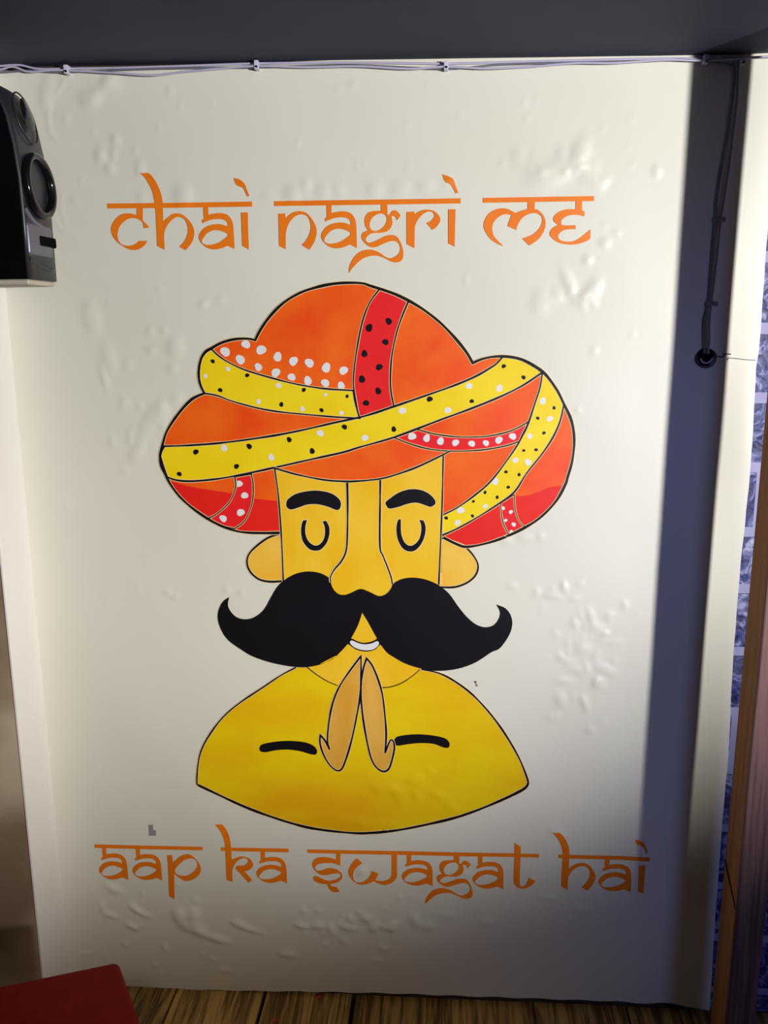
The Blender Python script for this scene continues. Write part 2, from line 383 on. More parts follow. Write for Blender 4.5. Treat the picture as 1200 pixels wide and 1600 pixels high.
# ------------------------------------------------------------------ tracing helpers for the flat print on the paper
CROPS = {  # letter: origin x, y, zoom
 'A': (160, 260, 10.), 'B': (260, 260, 1200/140.), 'C': (425, 290, 10.), 'D': (535, 290, 10.), 'E': (620, 260, 10.), 'F': (745, 290, 10.), 'G': (840, 290, 12.),
 'H': (140, 1280, 12.), 'I': (230, 1280, 12.), 'J': (330, 1280, 1200/130.), 'K': (470, 1310, 1200/90.), 'L': (535, 1310, 1200/130.), 'M': (655, 1310, 1200/110.), 'N': (750, 1300, 10.), 'O': (860, 1290, 1200/170.),
 'P': (230, 430, 1200/350.), 'Q': (560, 430, 1200/350.), 'R': (240, 700, 1200/340.), 'S': (560, 700, 1200/340.), 'U': (290, 1000, 1200/290.), 'V': (550, 1000, 1200/290.), 'W': (420, 740, 1200/280.), 'X': (500, 930, 1200/140.)}
def parse(s):
    """'P10,20 30,40* R5,6' -> [((wall x, wall z), corner)]; a capital switches the reference frame"""
    out = []; f = None
    for tk in s.split():
        if tk[0].isalpha(): f = CROPS[tk[0]]; tk = tk[1:]
        c = tk.endswith('*'); tk = tk.rstrip('*')
        a, b = tk.split(',')
        out.append((wall(f[0]+float(a)/f[2], f[1]+float(b)/f[2]), c))
    return out
def smooth(pts, closed=True, sub=4):
    n = len(pts); out = []
    P = [np.array(p[0]) for p in pts]; C = [p[1] for p in pts]
    segs = n if closed else n-1
    for i in range(segs):
        j = (i+1) % n
        p1, p2 = P[i], P[j]
        p0 = P[i-1] if (closed or i > 0) else p1
        p3 = P[(i+2) % n] if (closed or i+2 < n) else p2
        if C[i]: p0 = 2*p1-p2 if C[j] else p1-(p2-p1)*0.6
        if C[j]: p3 = 2*p2-p1 if C[i] else p2+(p2-p1)*0.6
        if C[i] and C[j]:
            L = np.linalg.norm(p2-p1); k = max(1, int(L/0.012))
            for q in range(k): out.append(p1+(p2-p1)*q/k)
            continue
        for q in range(sub):
            tt = q/sub
            out.append(0.5*((2*p1)+(p2-p0)*tt+(2*p0-5*p1+4*p2-p3)*tt*tt+(3*p1-p0-3*p2+p3)*tt**3))
    if not closed: out.append(P[-1])
    # drop duplicates
    res = [out[0]]
    for p in out[1:]:
        if np.linalg.norm(p-res[-1]) > 2e-4: res.append(p)
    if closed and np.linalg.norm(res[0]-res[-1]) < 2e-4: res.pop()
    return res
def inside(pts, loops):
    x = pts[:, 0]; z = pts[:, 1]; r = np.zeros(len(pts), bool)
    for L in loops:
        A = np.array(L); B = np.roll(A, -1, 0)
        for (ax, az), (bx, bz) in zip(A, B):
            if az == bz: continue
            m = ((az > z) != (bz > z)) & (x < (bx-ax)*(z-az)/(bz-az)+ax)
            r ^= m
    return r
LAY = 0.00013
def fill(loops, layer, grid=0.0085):
    """flat printed patch that follows the relief of the paper"""
    V = []; Eg = []
    for L in loops:
        b = len(V); V += [Vector((float(p[0]), float(p[1]))) for p in L]
        Eg += [(b+i, b+(i+1) % len(L)) for i in range(len(L))]
    A = np.array([tuple(v) for v in V])
    lo = A.min(0); hi = A.max(0)
    gx = np.arange(math.ceil(lo[0]/grid)*grid, hi[0], grid); gz = np.arange(math.ceil(lo[1]/grid)*grid, hi[1], grid)
    if len(gx) and len(gz):
        G = np.stack(np.meshgrid(gx, gz), -1).reshape(-1, 2)
        G = G[inside(G, loops)]
        if len(G):
            keep = np.ones(len(G), bool)
            for k in range(0, len(A), 400):
                d2 = ((G[:, None, :]-A[None, k:k+400, :])**2).sum(-1).min(1); keep &= d2 > (0.25*grid)**2
            V += [Vector((float(p[0]), float(p[1]))) for p in G[keep]]
    v2, e2, f2, _, _, _ = delaunay_2d_cdt(V, Eg, [], 0, 1e-6)
    v2 = np.array([tuple(p) for p in v2])
    F = np.array([tuple(f) for f in f2 if len(f) == 3])
    cen = v2[F].mean(1)
    F = F[inside(cen, loops)]
    y = DW - relief(v2[:, 0], v2[:, 1]) - 0.0010 - LAY*layer
    vv = np.stack([v2[:, 0], y, v2[:, 1]], 1)
    # face the room (-y)
    p = v2[F]; ar = (p[:, 1, 0]-p[:, 0, 0])*(p[:, 2, 1]-p[:, 0, 1])-(p[:, 1, 1]-p[:, 0, 1])*(p[:, 2, 0]-p[:, 0, 0])
    F[ar < 0] = F[ar < 0][:, ::-1]
    me = bpy.data.meshes.new('print'); me.from_pydata(vv.tolist(), [], F.tolist()); me.update()
    me.polygons.foreach_set('use_smooth', [grid > 0.006]*len(me.polygons))
    return me
def strokes(lines, layer):
    """ribbons: lines = [(points, width px, closed)] joined in one mesh"""
    vs = []; fs = []; rr = random.Random(3)
    for P, wpx, closed in lines:
        P = [np.array(p) for p in P]
        # resample
        D = [P[0]]
        Q = P+[P[0]] if closed else P
        for a, b in zip(Q[:-1], Q[1:]):
            L = np.linalg.norm(b-a); k = max(1, int(round(L/0.006)))
            for q in range(1, k+1): D.append(a+(b-a)*q/k)
        if closed: D.pop()
        n = len(D); base = len(vs); ph = rr.uniform(0, 6)
        acc = 0
        for i in range(n):
            a = D[i-1] if (closed or i > 0) else D[i]; b = D[(i+1) % n] if (closed or i < n-1) else D[i]
            d0 = D[i]-a; d1 = b-D[i]
            if np.linalg.norm(d0) < 1e-9: d0 = d1
            if np.linalg.norm(d1) < 1e-9: d1 = d0
            d0 = d0/np.linalg.norm(d0); d1 = d1/np.linalg.norm(d1)
            tt = d0+d1
            if np.linalg.norm(tt) < 0.3: tt = d1
            tt = tt/np.linalg.norm(tt); nn = np.array([-tt[1], tt[0]])
            c = max(0.55, abs(tt@d1))
            acc += 0.006
            wd = (wpx(i/max(1, n-1)) if callable(wpx) else wpx)*S*0.5*(1+0.12*math.sin(acc*38+ph)+0.07*math.sin(acc*95+2*ph))/c
            for sg in (-1, 1):
                p = D[i]+nn*wd*sg; vs.append((p[0], p[1]))
        m = n if closed else n-1
        for i in range(m):
            j = (i+1) % n
            fs.append((base+2*i, base+2*i+1, base+2*j+1, base+2*j))
    A = np.array(vs)
    y = DW - relief(A[:, 0], A[:, 1]) - 0.0010 - LAY*layer
    me = bpy.data.meshes.new('line'); me.from_pydata(np.stack([A[:, 0], y, A[:, 1]], 1).tolist(), [], fs); me.update()
    return me
def dots(spec, layer, m, parent, name='dot'):
    """spec: 'P10,20,r ...' round dabs, slightly uneven, each its own mesh"""
    f = None; rr = random.Random(9)
    for tk in spec.split():
        if tk[0].isalpha(): f = CROPS[tk[0]]; tk = tk[1:]
        a, b, r = [float(q) for q in tk.split(',')]
        cx, cz = wall(f[0]+a/f[2], f[1]+b/f[2]); r = r/f[2]*S
        ph = rr.uniform(0, 6); vs = [(cx, cz)]; fs = []
        for k in range(16):
            an = 2*math.pi*k/16; q = r*(1+0.10*math.sin(2*an+ph)+0.06*math.sin(3*an+2*ph))
            vs.append((cx+q*math.cos(an), cz+q*math.sin(an)))
        for k in range(16): fs.append((0, 1+k, 1+(k+1) % 16))
        A = np.array(vs); y = DW - relief(A[:, 0], A[:, 1]) - 0.0010 - LAY*layer
        me = bpy.data.meshes.new('dot'); me.from_pydata(np.stack([A[:, 0], y, A[:, 1]], 1).tolist(), [], fs); me.update()
        child(name, me, m, parent)
def poly(s, **k): return smooth(parse(s), True, **k)
def line(s, **k): return smooth(parse(s), False, **k)
def painted(name, loop, m, layer, parent, outline=0, halo=True, label=None, olayer=None):
    o = child(name, fill([loop], layer), m, parent)
    if label: o['label'] = label
    return o
INK = []    # (points, width, closed) gathered per part, printed above the fills
def ink(parent, lines, layer, name='outline', halo=True):
    if halo:
        child('outline_edge', strokes([(p, (lambda t, w=w: w(t)+1.7) if callable(w) else w+1.7, c) for p, w, c in lines], layer-1), M_HALO, parent)
    return child(name, strokes(lines, layer), M_BLACK, parent)

# ---- the turban
SIL = poly("P580,348* 610,290 660,220 730,150 820,95 920,62 1010,45 1100,41 1160,45 Q60,56 130,78 200,103 270,137 330,172 380,207 430,247 470,285 512,330 550,375 585,422 612,470* 660,450 720,437 790,435 870,450 940,485 1000,530 1060,610 1100,690 1140,780 1155,880 1145,990 1120,1080 S1140,200 1090,290 1010,375 930,430 830,480 720,520 600,543 540,527 470,492* 455,420* 380,420* R760,440* 700,465* 600,467 500,463 420,445 330,405 230,340 150,270 90,190 60,120 42,60 P72,960 85,905 110,830 170,740 240,665 308,632* 285,580 278,520 290,450 315,410 345,392* 400,362 470,343 540,340")
turban = painted('turban', SIL, M_ORANGE, 0, paper, label='orange turban with yellow and red bands')
red_r = poly("S462,484* 540,446 640,391 760,316 862,262* 920,262 980,245 1060,215 1130,205* 1090,290 1010,375 930,430 830,480 720,520 600,543 540,527")
red_l = poly("R85,178* 180,207 300,228 440,250 550,276 620,284 704,293* 704,465* 600,467 500,463 420,445 330,405 230,340 150,270")
child('turban_red_area', fill([red_r], 1), M_RED, turban, label='red lower right of the turban')  # red pigment of the print, lower parts of the turban
child('turban_red_area', fill([red_l], 1), M_RED, turban, label='red lower left of the turban')
def band(s, m, layer, label):
    L = poly(s); o = child('turban_band', fill([L], layer), m, turban); o['label'] = label; return L
b_red = band("Q114,74* 60,150 22,250 -8,400 -25,540 -22,620 -5,720 8,762* 190,700* 175,620 172,540 180,430 205,310 235,220 270,137* 200,103", M_REDB, 2, 'red vertical band with black dots')
b_ul = band("P345,394* 380,428 430,462 520,505 650,545 800,583 950,607 1105,617* 1115,680 1140,766* 1000,758 850,745 700,730 580,708 450,672 380,645 308,632* 285,580 278,520 290,450 315,410", M_YEL, 2, 'upper left yellow band with small dots')
b_main = band("P95,915* 200,912 350,902 500,885 700,855 850,825 1000,790 1140,760 Q100,735 190,703 330,655 500,595 620,545 700,500 740,473 772,437* 830,441 870,450 940,485 985,520* 880,590 760,650 600,715 450,770 320,820 190,868 80,900 0,922 P1060,945 950,970 850,992 680,1030 550,1058 400,1087 250,1102 160,1097 105,1078* 75,1020 72,960", M_YEL, 3, 'long diagonal yellow band')
b_dot = band("Q190,868* 250,845 310,823* 400,848 500,862 600,866 700,860 800,838 870,808 915,780* 895,830 860,890* 780,915 650,936 500,941 380,930 280,903", M_REDB, 2, 'red band with white dots')
b_yr = band("Q985,520* 1000,530 1060,610 1100,690* 1080,780 1040,870 980,960 900,1060 S860,240 760,315 640,390 540,445 459,481* 459,370* 540,330 640,260 740,170 Q840,926 880,850 910,790 950,670 972,600", M_YEL, 3, 'right yellow band with small dots')
b_ll = band("R450,157* 541,142* 551,200 549,280 530,350 500,405 450,443* 370,425 295,390* 350,362 410,310 440,260 455,210", M_REDB, 2, 'short red band with white dots, lower left')
b_lr = band("S785,300* 790,380 805,430 830,479* 880,462 920,438* 885,400 865,340 858,255*", M_REDB, 2, 'short red band with white dots, lower right')
dots("P420,410,25 530,370,22 612,400,25 700,437,23 785,460,23 870,470,23 960,495,24 1053,510,22 500,452,24 597,492,20 690,522,23 775,545,20 862,565,22 955,577,21 1040,592,20 R473,196,19 504,260,19 482,354,21 386,387,20 P315,540,11 435,502,12 598,677,13 706,590,14 833,716,13 957,640,10 1042,737,12 415,925,18 667,974,17 929,845,18 1168,870,17 Q237,725,18 480,722,17 593,593,16 755,605,17 288,862,20 366,872,19 440,888,19 520,896,18 607,901,17 683,898,16 752,882,19 826,862,18 987,673,17 1025,768,15 918,861,14 841,990,15 908,1000,17 733,1103,18 S565,342,19 547,410,16 700,320,13 798,330,10 840,351,11 812,397,9 856,420,12 842,460,10", 4, M_WHITE, turban, 'white_dot')
dots("P353,461,11 393,615,12 537,536,11 720,692,12 840,614,11 935,722,11 1072,648,9 262,946,15 548,916,15 762,880,14 480,1023,14 174,1064,13 885,941,15 1058,812,14 Q190,824,14 382,663,15 607,674,11 778,487,11 884,547,11 58,282,19 163,247,17 33,420,17 145,358,16 20,557,18 112,492,17 42,684,16 107,620,17 1047,710,9 960,765,9 993,844,9 951,934,9 885,938,8 790,1052,9 860,1067,9 802,1134,9 678,1162,9 743,1188,9 S634,293,8 484,384,10 629,373,9", 4, M_BLACK, turban, 'black_dot')
SILC = SIL
def open_from(loop, k0, k1): return loop[k0:k1]
sil_line = line("S470,492* 540,527 600,543 720,520 830,480 930,430 1010,375 1090,290 1140,200 Q1120,1080 1145,990 1155,880 1140,780 1100,690 1060,610 1000,530 940,485 870,450 790,435 720,437 660,450 612,470* 585,422 550,375 512,330 470,285 430,247 380,207 330,172 270,137 200,103 130,78 60,56 P1160,45 1100,41 1010,45 920,62 820,95 730,150 660,220 610,290 580,348* 540,340 470,343 400,362 345,392* 315,410 290,450 278,520 285,580 308,632* 240,665 170,740 110,830 85,905 72,960 R42,60 60,120 90,190 150,270 230,340 330,405 420,445 500,463 600,467 704,466*")
brim = line("P680,1030* 800,1065 950,1095 1070,1103 Q0,1101 60,1096 150,1082 300,1032 430,972 492,940")
ink(turban, [(sil_line, 4.0, False), (b_red, 2.4, True), (b_ul, 2.4, True), (b_main, 3.0, True), (b_dot, 2.0, True), (b_yr, 2.5, True), (b_ll, 1.9, True), (b_lr, 1.5, True)], 6)

# ---- the robe, then the face over it
ROBE = poly("U715,175* 620,225 500,305 350,405 240,500 150,620 100,720 80,820 75,920 85,935* 200,990 350,1060 500,1120 700,1185 860,1220 1100,1245 V150,1240 300,1225 500,1185 700,1135 900,1060 1100,965 1140,920* 1125,870 1080,760 1000,620 900,480 780,350 660,260 560,210 450,185* 250,180*")
robe = painted('robe', ROBE, M_ROBE, 0, paper, label='yellow robe')
robe_top = line("U85,935* 75,920 80,820 100,720 150,620 240,500 350,405 500,305 620,225 715,175*")
robe_top2 = line("V450,185* 560,210 660,260 780,350 900,480 1000,620 1080,760 1125,870 1140,920*")
robe_bot = line("U85,935* 200,990 350,1060 500,1120 700,1185 860,1220 1100,1245 V150,1240 300,1225 500,1185 700,1135 900,1060 1100,965 1140,920*")
ink(robe, [(robe_top, 2.6, False), (robe_top2, 3.0, False), (robe_bot, 4.4, False)], 3)
for s, lb in (("U480,690 500,670 570,655 660,648 760,655 820,675 850,705 845,735 810,735 740,715 660,705 580,710 520,722 485,715", None), ("V275,650 285,625 330,612 420,605 520,612 600,630 630,660 625,690 590,690 530,668 450,662 370,668 290,678", None)):
    L = poly(s); a = child('arm_fold', fill([L], 4), M_BLACK, robe)
CH = poly("U785,172* 850,222 920,265 985,292* V190,305* 250,300 320,275 390,230 440,185* S250,850* R880,850*")
chin = painted('chin', CH, M_FACE, 1, robe)
for q in ("U785,172 850,222 920,265 985,292", "V190,305 250,300 320,275 390,230 440,185"):
    child('collar_line', strokes([(line(q), 1.7, False)], 3), M_BLACK, robe)
HL = poly("U1135,100* 1060,200 1000,290 960,380 935,480 920,600 920,660 932,705* 905,650 872,610* 870,660 890,730 930,800 975,838 1010,830 1040,760 1075,640 1105,500 1130,350 1135,200")
HR = poly("V95,115* 75,180 60,280 60,380 75,520 100,660 125,760 160,820 205,845 240,825 262,760 275,690 265,645 245,650 215,725* 222,600 210,450 195,340 165,240 130,160")
hl = painted('hand', HL, M_HAND, 4, paper); hr = painted('hand', HR, M_HAND, 4, paper)
ink(hl, [(HL, 3.0, True)], 6); ink(hr, [(HR, 3.0, True)], 6)

EL = poly("R704,472* 640,490 580,530 530,580 517,630 535,680 580,720 640,735 718,732*")
ER = poly("S455,495* 520,515 590,545 640,600 660,650 645,700 600,740 530,765 445,765*")
el = painted('ear', EL, M_EAR, 2, paper); er = painted('ear', ER, M_EAR, 2, paper)
ink(el, [(line("R704,470 640,490 580,530 530,580 517,630 535,680 580,720 640,735 718,732"), 3.2, False)], 4)
ink(er, [(line("S455,493 520,515 590,545 640,600 660,650 645,700 600,740 530,765 445,765"), 3.0, False)], 4)
FACE = poly("P680,1030* 800,1065 950,1095 1070,1103 Q0,1101 60,1096 150,1082 300,1032 455,968* S462,300 455,480 445,770* S200,850* R1000,880* R718,760* 712,600 705,460 690,260 670,112*")
face = painted('face', FACE, M_FACE, 7, paper, label='yellow face with closed eyes')
ink(face, [(brim, 2.8, False), (line("R670,112* 690,260 705,460 712,600 717,735*"), 2.4, False), (line("S468,40* 462,300 455,480 443,752*"), 2.4, False)], 9)
for s in ("W120,195 130,170 180,135 260,115 340,112 420,130 470,165 485,200 475,235 450,240 400,220 330,203 260,205 200,225 150,238 122,220", "W783,190 810,165 870,125 940,103 1010,105 1070,130 1110,170 1115,200 1085,220 1050,210 990,192 930,200 870,220 810,232 790,215"):
    L = poly(s); child('eyebrow', fill([L], 9), M_BLACK, face); 
    child('eyebrow_edge', strokes([(L, 2.2, True)], 8), M_HALO, face)
for s in ("W232,310* 258,308* 248,350 248,400 265,445 300,475 335,475 365,445 378,400 375,350 362,318* 385,312* 405,350 408,400 390,460 350,505 310,513 270,500 230,450 218,390 222,340", "W868,305* 885,302* 885,350 888,400 905,450 935,478 970,475 1005,440 1020,390 1020,340 1008,308* 1035,310* 1050,350 1045,410 1020,470 980,512 935,518 895,495 865,440 855,380 858,335"):
    L = poly(s); child('eye', fill([L], 9), M_BLACK, face)
    child('eye_edge', strokes([(L, 2.2, True)], 8), M_HALO, face)
MO = poly("R420,820* 412,860 425,895 460,930 510,942 560,930 610,890 645,830 680,770 720,728 780,693 850,678 920,687 972,715 1040,770 S20,770 120,790 190,745 240,720 300,712 370,722 440,752 500,800 550,870 600,930 650,970 700,985 745,975 775,940 782,900 762,860* 810,880 840,920 848,970 830,1030 780,1100 V900,75 800,140 690,180 570,195 470,185 350,150 260,100 X900,760 820,660 760,560* 700,450 640,340 568,225* 510,400 420,570* 390,620 370,650 280,750 150,860 0,915 U990,90 900,145 800,170 700,170 560,145 440,105 370,65 280,0 R375,1000 357,940 362,890 385,845")
mo = painted('moustache', MO, M_BLACK, 11, paper, label='big black curled moustache')
NOSE = poly("W527,58* 530,200 528,400 520,510 490,580 440,640 415,690 418,730 438,775 470,803 510,808 550,795 615,768 680,790 735,815 780,805 815,770 828,730 820,690 795,620 765,545 745,480 746,200 748,40* 640,56")
nose = painted('nose', NOSE, M_FACE, 13, face, label='long nose')
child('nose_edge', strokes([(line("W527,58 530,200 528,400 520,510 490,580 440,640 415,690 417,725"), 5.0, False), (line("W748,40 746,200 745,480 765,545 795,620 820,690 828,735"), 5.0, False)], 14), M_HALO, face)
child('nose_outline', strokes([(line("W527,58 530,200 528,400 520,510 490,580 440,640 415,690 417,725"), lambda t: 3.4-1.4*t, False), (line("W748,40 746,200 745,480 765,545 795,620 820,690 828,735"), lambda t: 3.2-0.9*t, False)], 15), M_BLACK, face)
mouth = painted('mouth', poly("X400,570* 440,578 520,615 600,630 700,612 768,575* 802,600 815,655* 790,670 740,720 650,745 560,742 470,710 400,660 370,645*"), M_BLACK, 12, paper)
child('teeth', fill([poly("X405,630 415,602 450,605 520,635 600,650 690,638 760,608 788,620 785,660 720,715 620,730 520,715 440,675")], 13), M_WHITE, mouth, label='white smile')

# ---- the lettering
def loop_shift(loop, src, dst):
    (ax, az), (bx, bz) = src; (cx, cz), (dx, dz) = dst
    sx = (dx-cx)/(bx-ax); sz = (dz-cz)/(bz-az)
    return [np.array((cx+(p[0]-ax)*sx, cz+(p[1]-az)*sz)) for p in loop]
def ref(s): return parse(s)[0][0]
G = {}
G['c'] = ["A545,640* 640,640* 642,850* 690,895 725,935 738,962* 658,968* 640,885* 600,845 540,815 480,810 410,825 340,870 285,935 255,1010 248,1090 265,1160 315,1220 400,1240 470,1235 530,1210 585,1165* 712,1165* 690,1210 640,1260 570,1300 500,1310 420,1295 325,1245 250,1190 190,1120 155,1050 145,980 160,910 200,840 260,780 320,748 390,735 470,742 545,765*"]
G['h'] = ["A600,108* 720,105* 770,140 830,220 880,310 920,410 942,500 952,580 960,860* 1047,787 1105,747 1163,737 1233,747 1303,787 1373,857 1426,945 1446,1038 1432,1132 1385,1225 1309,1312* 1210,1254* 1274,1190 1321,1108 1344,1015 1332,910 1297,840 1245,803 1187,793 1117,822 1047,892 1000,968 975,1060 978,1200 982,1305* 865,1245* 850,900 835,640 822,540 790,400 740,290 680,190"]
G['a'] = ["B500,540* 570,540* 570,650* 640,635 710,628 780,635 840,665 885,730 905,820 915,980 922,1108* 825,1065* 740,1100 650,1115 560,1095 490,1045 450,990 442,940 460,890 510,830 590,790 680,775 760,782 828,808* 825,765 800,730 750,710 690,708 620,715 560,735 492,765* 485,722* 510,705*", "B485,1000 500,965 560,895 640,860 710,860 790,885 828,908* 828,935* 780,975 700,1025 610,1050 540,1050 495,1030"]
G['i'] = ["B1005,618* 1097,618* 1100,800 1112,1115* 1022,1065* 1012,800"]
G['dot'] = ["B905,158* 980,175 1045,225 1065,260 1090,330 1118,395* 1090,410* 1055,335 1030,290 960,262* 935,235"]
G['n'] = ["C105,440* 215,437* 218,515* 270,465 340,420 420,402 500,412 560,445 620,510 670,590 700,680 702,760 680,850 640,930 590,1005* 470,932* 530,865 580,780 608,690 608,610 585,530 545,475 480,455 420,460 350,500 290,565 250,640 228,720 220,800 222,995* 118,945* 112,700"]
G['g'] = ["D605,285* 705,285* 708,460* 750,450* 770,410 815,388 860,405 895,445 910,480* 855,548* 840,510 805,475 770,485* 785,560 775,630 735,690 680,725 600,740 520,742 450,755 400,790 372,830 375,865 410,892 450,890 520,865 600,825 690,785 770,772 830,785 880,830 925,920 950,1010 955,1090 935,1160 890,1195 830,1203 760,1185 690,1150 620,1118 540,1098 450,1102 360,1125 270,1180 190,1260 130,1330 108,1370* 105,1310 130,1220 180,1130 250,1055 330,1015 430,1000 510,1015 580,1048 650,1095 720,1132 780,1130 850,1095 895,1040 905,980 890,920 850,878 800,868 740,875 650,910 560,950 490,968 430,955 370,915 315,850 302,795 320,745 370,712 405,702* 365,640 350,560 365,480 410,425 480,402 605,393*", "D470,700 435,655 432,590 460,520 520,465 600,440 670,460 695,510 690,570 650,640 590,690 530,712"]
G['r'] = ["E155,712* 278,708* 282,752* 340,710 410,685 480,678 560,690 620,725 665,780 682,830 665,890 615,955 555,995* 465,885* 520,862 570,815 588,770 570,730 530,710 470,715 400,760 340,825 300,900 282,980 278,1280* 155,1215*"]
G['i2'] = ["E805,672* 918,670* 905,1255* 805,1205*"]
G['dot2'] = ["E712,128* 800,155 880,200 905,260 930,340 965,415* 920,428* 895,370 835,282 770,255* 740,205"]
G['m'] = ["F795,245* 905,245* 905,365* 960,385 1020,440 1060,510 1075,590 1060,680 1010,780 940,860 820,938* 708,828* 770,808 870,765 950,700 1005,620 1022,540 1005,480 950,440 880,432 800,452 720,500 665,570 630,640 618,695* 480,635* 500,570 540,462* 480,450 400,460 320,510 265,575 242,650 250,740 290,820 420,950* 330,915 220,840 150,750 112,660 112,580 150,490 220,415 310,370 400,355 480,368 560,405 610,430* 680,398 795,365*"]
G['e'] = ["G715,280* 835,280* 830,470* 880,485* 875,580* 790,558 700,552 600,560 510,595 455,640 440,690 450,740* 550,748 710,742* 712,820* 600,820 490,840 415,890 385,945 400,1000 470,1040 570,1052 680,1040 780,990 880,915 990,820* 985,1000* 900,1050 800,1085 680,1108 560,1105 440,1085 330,1035 250,960 225,900 250,830 310,775 385,738* 320,690 292,630 320,560 390,500 500,455 600,443 710,445*"]
G['p'] = ["I380,662* 475,662* 488,810* 560,740 640,680 740,645 820,660 890,710 960,790 1000,870 1010,950 985,1020 920,1085 840,1130 750,1150 690,1140 610,1090 515,1010* 512,1200 520,1490* 420,1440* 405,1100 395,850", "I525,955 550,900 620,820 710,755 810,728 890,745 935,790 945,850 920,920 870,980 790,1035 700,1052 610,1040 545,1000"]
G['k'] = ["J60,68* 165,68* 215,130 255,210 280,310 295,460 300,580* 360,550 430,530 500,535 560,560 600,610 608,660 580,705 530,732 485,742* 595,868* 540,910* 355,705* 375,662* 440,662 490,655 525,625 535,590 510,560 470,555 410,575 360,620 320,690 308,760 312,900* 225,872* 215,600 205,400 190,290 150,190 100,115"]
G['s'] = ["K742,275* 835,275* 825,560* 740,525 640,505 530,505 420,515 340,545 305,590 315,635 355,668* 450,655 540,620 630,608 720,625 800,665 850,715 870,770 855,830 800,885 720,925 610,942* 650,985 750,1005* 818,1105* 680,1115* 620,1070 575,1010 550,945* 450,940 350,915 290,875 262,830 280,785 320,775 370,790 450,830 540,865 640,872 740,845 810,805 835,765 810,725 760,718 680,725 590,745 500,758 420,750 360,715 290,650 245,570 245,500 280,440 340,400 430,382 540,380 650,400 742,430*"]
G['w'] = ["L215,275* 290,350* 230,390 180,440 158,500 160,560 185,605 240,628 300,618 360,580 400,530 425,462* 520,495* 500,550 475,590* 540,605 610,605 670,580 705,540 712,480 712,215* 790,220* 788,400 788,540 760,590 700,640 620,665 550,655 490,630 455,608* 400,635 310,660 240,655 170,615 110,550 88,480 105,410 150,340"]
G['t'] = ["N540,160* 637,220* 632,400 620,790 640,830 680,838 715,815 740,765 760,700* 865,755* 830,800 780,840 720,865 650,872 590,860 550,820 525,770 530,600 538,400"]
G['h2'] = ["O25,70* 95,68* 135,100 175,160 200,230 208,310 200,465* 260,425 320,405 370,403 420,425 465,475 492,535 492,580 470,630 440,670 405,708* 340,672* 380,635 415,590 432,540 430,490 405,455 360,435 310,445 250,480 210,530 195,570 188,700* 118,662* 125,500 135,310 125,240 100,170 65,115"]
G['i3'] = ["O972,422* 1042,425* 1018,730* 960,708*"]
G['dot3'] = ["O932,140* 985,150 1025,175 1048,215 1072,285* 1048,292* 1030,240 1000,210 950,195*"]
GL = {k: [poly(s) for s in v] for k, v in G.items()}
SA = (ref("B500,540"), ref("B922,1108")); SG = (ref("D605,295"), ref("D108,1370"))
def bar(p, label):
    o = child('headline_bar', fill([[np.array(q) for q in smooth([(wall(*c), True) for c in p])]], 1, 0.0052), M_LET, paper)
    o['label'] = label; return o
def letter(parent, loops, dots_=()):
    o = child('letter', fill(loops, 2.2, 0.0052), M_LET, parent)
    for d in dots_: child('letter_dot', fill(d, 2.2, 0.0052), M_LET, parent)
    return o
a_at = lambda s: [loop_shift(L, SA, (ref(s[0]), ref(s[1]))) for L in GL['a']]
w1 = bar([(168.2, 318.2), (280, 317.2), (394.2, 315.2), (394.9, 323.2), (280, 325), (169.2, 326.2)], "top line word reading chai")
letter(w1, GL['c']); letter(w1, GL['h']); letter(w1, GL['a']); letter(w1, GL['i'], [GL['dot']])
w2 = bar([(429.2, 314.6), (560, 312.6), (719.8, 310.1), (719.8, 318.2), (560, 320.6), (429.2, 322.4)], "top line word reading nagri")
letter(w2, GL['n']); letter(w2, a_at(("C855,300", "D232,975"))); letter(w2, GL['g']); letter(w2, GL['r']); letter(w2, GL['i2'], [GL['dot2']])
w3 = bar([(754.7, 309.4), (928.1, 306.5), (928.1, 314.4), (754.7, 317.1)], "top line word reading me")
letter(w3, GL['m']); letter(w3, GL['e'])
w4 = bar([(147.9, 1318.5), (317.1, 1322.5), (317.1, 1327.9), (148.7, 1324.1)], "bottom line word reading aap")
letter(w4, a_at(("H240,530", "H735,1130"))); letter(w4, a_at(("H872,542", "I290,1138"))); letter(w4, GL['p'])
w5 = bar([(345.7, 1323.2), (451.3, 1325.3), (451.3, 1331.0), (345.7, 1328.6)], "bottom line word reading ka")
letter(w5, GL['k']); letter(w5, a_at(("J715,460", "J1098,918")))
w6 = bar([(480.4, 1326.5), (640, 1329.4), (842, 1333.4), (842, 1338.9), (640, 1335.4), (480.9, 1332)], "bottom line word reading swagat")
letter(w6, GL['s']); letter(w6, GL['w']); letter(w6, a_at(("L930,232", "M232,805")))
letter(w6, [loop_shift(L, SG, (ref("M592,285"), ref("M105,1118"))) for L in GL['g']]); letter(w6, a_at(("M1005,295", "N365,880"))); letter(w6, GL['t'])
w7 = bar([(872.4, 1334.1), (1014.4, 1337.4), (1014.4, 1343.6), (872.4, 1339.7)], "bottom line word reading hai")
letter(w7, GL['h2']); letter(w7, a_at(("O600,355", "O882,718"))); letter(w7, GL['i3'], [GL['dot3']])
child('printed_patch', fill([poly("I30,97* 115,97* 118,195* 170,195* 172,300* 45,300*")], 1), M_PATCH, paper, label='small grey L-shaped patch above the lettering')
dots("V798,268,8 806,290,7 801,278,4", 1, M_STAIN, paper, 'stain')

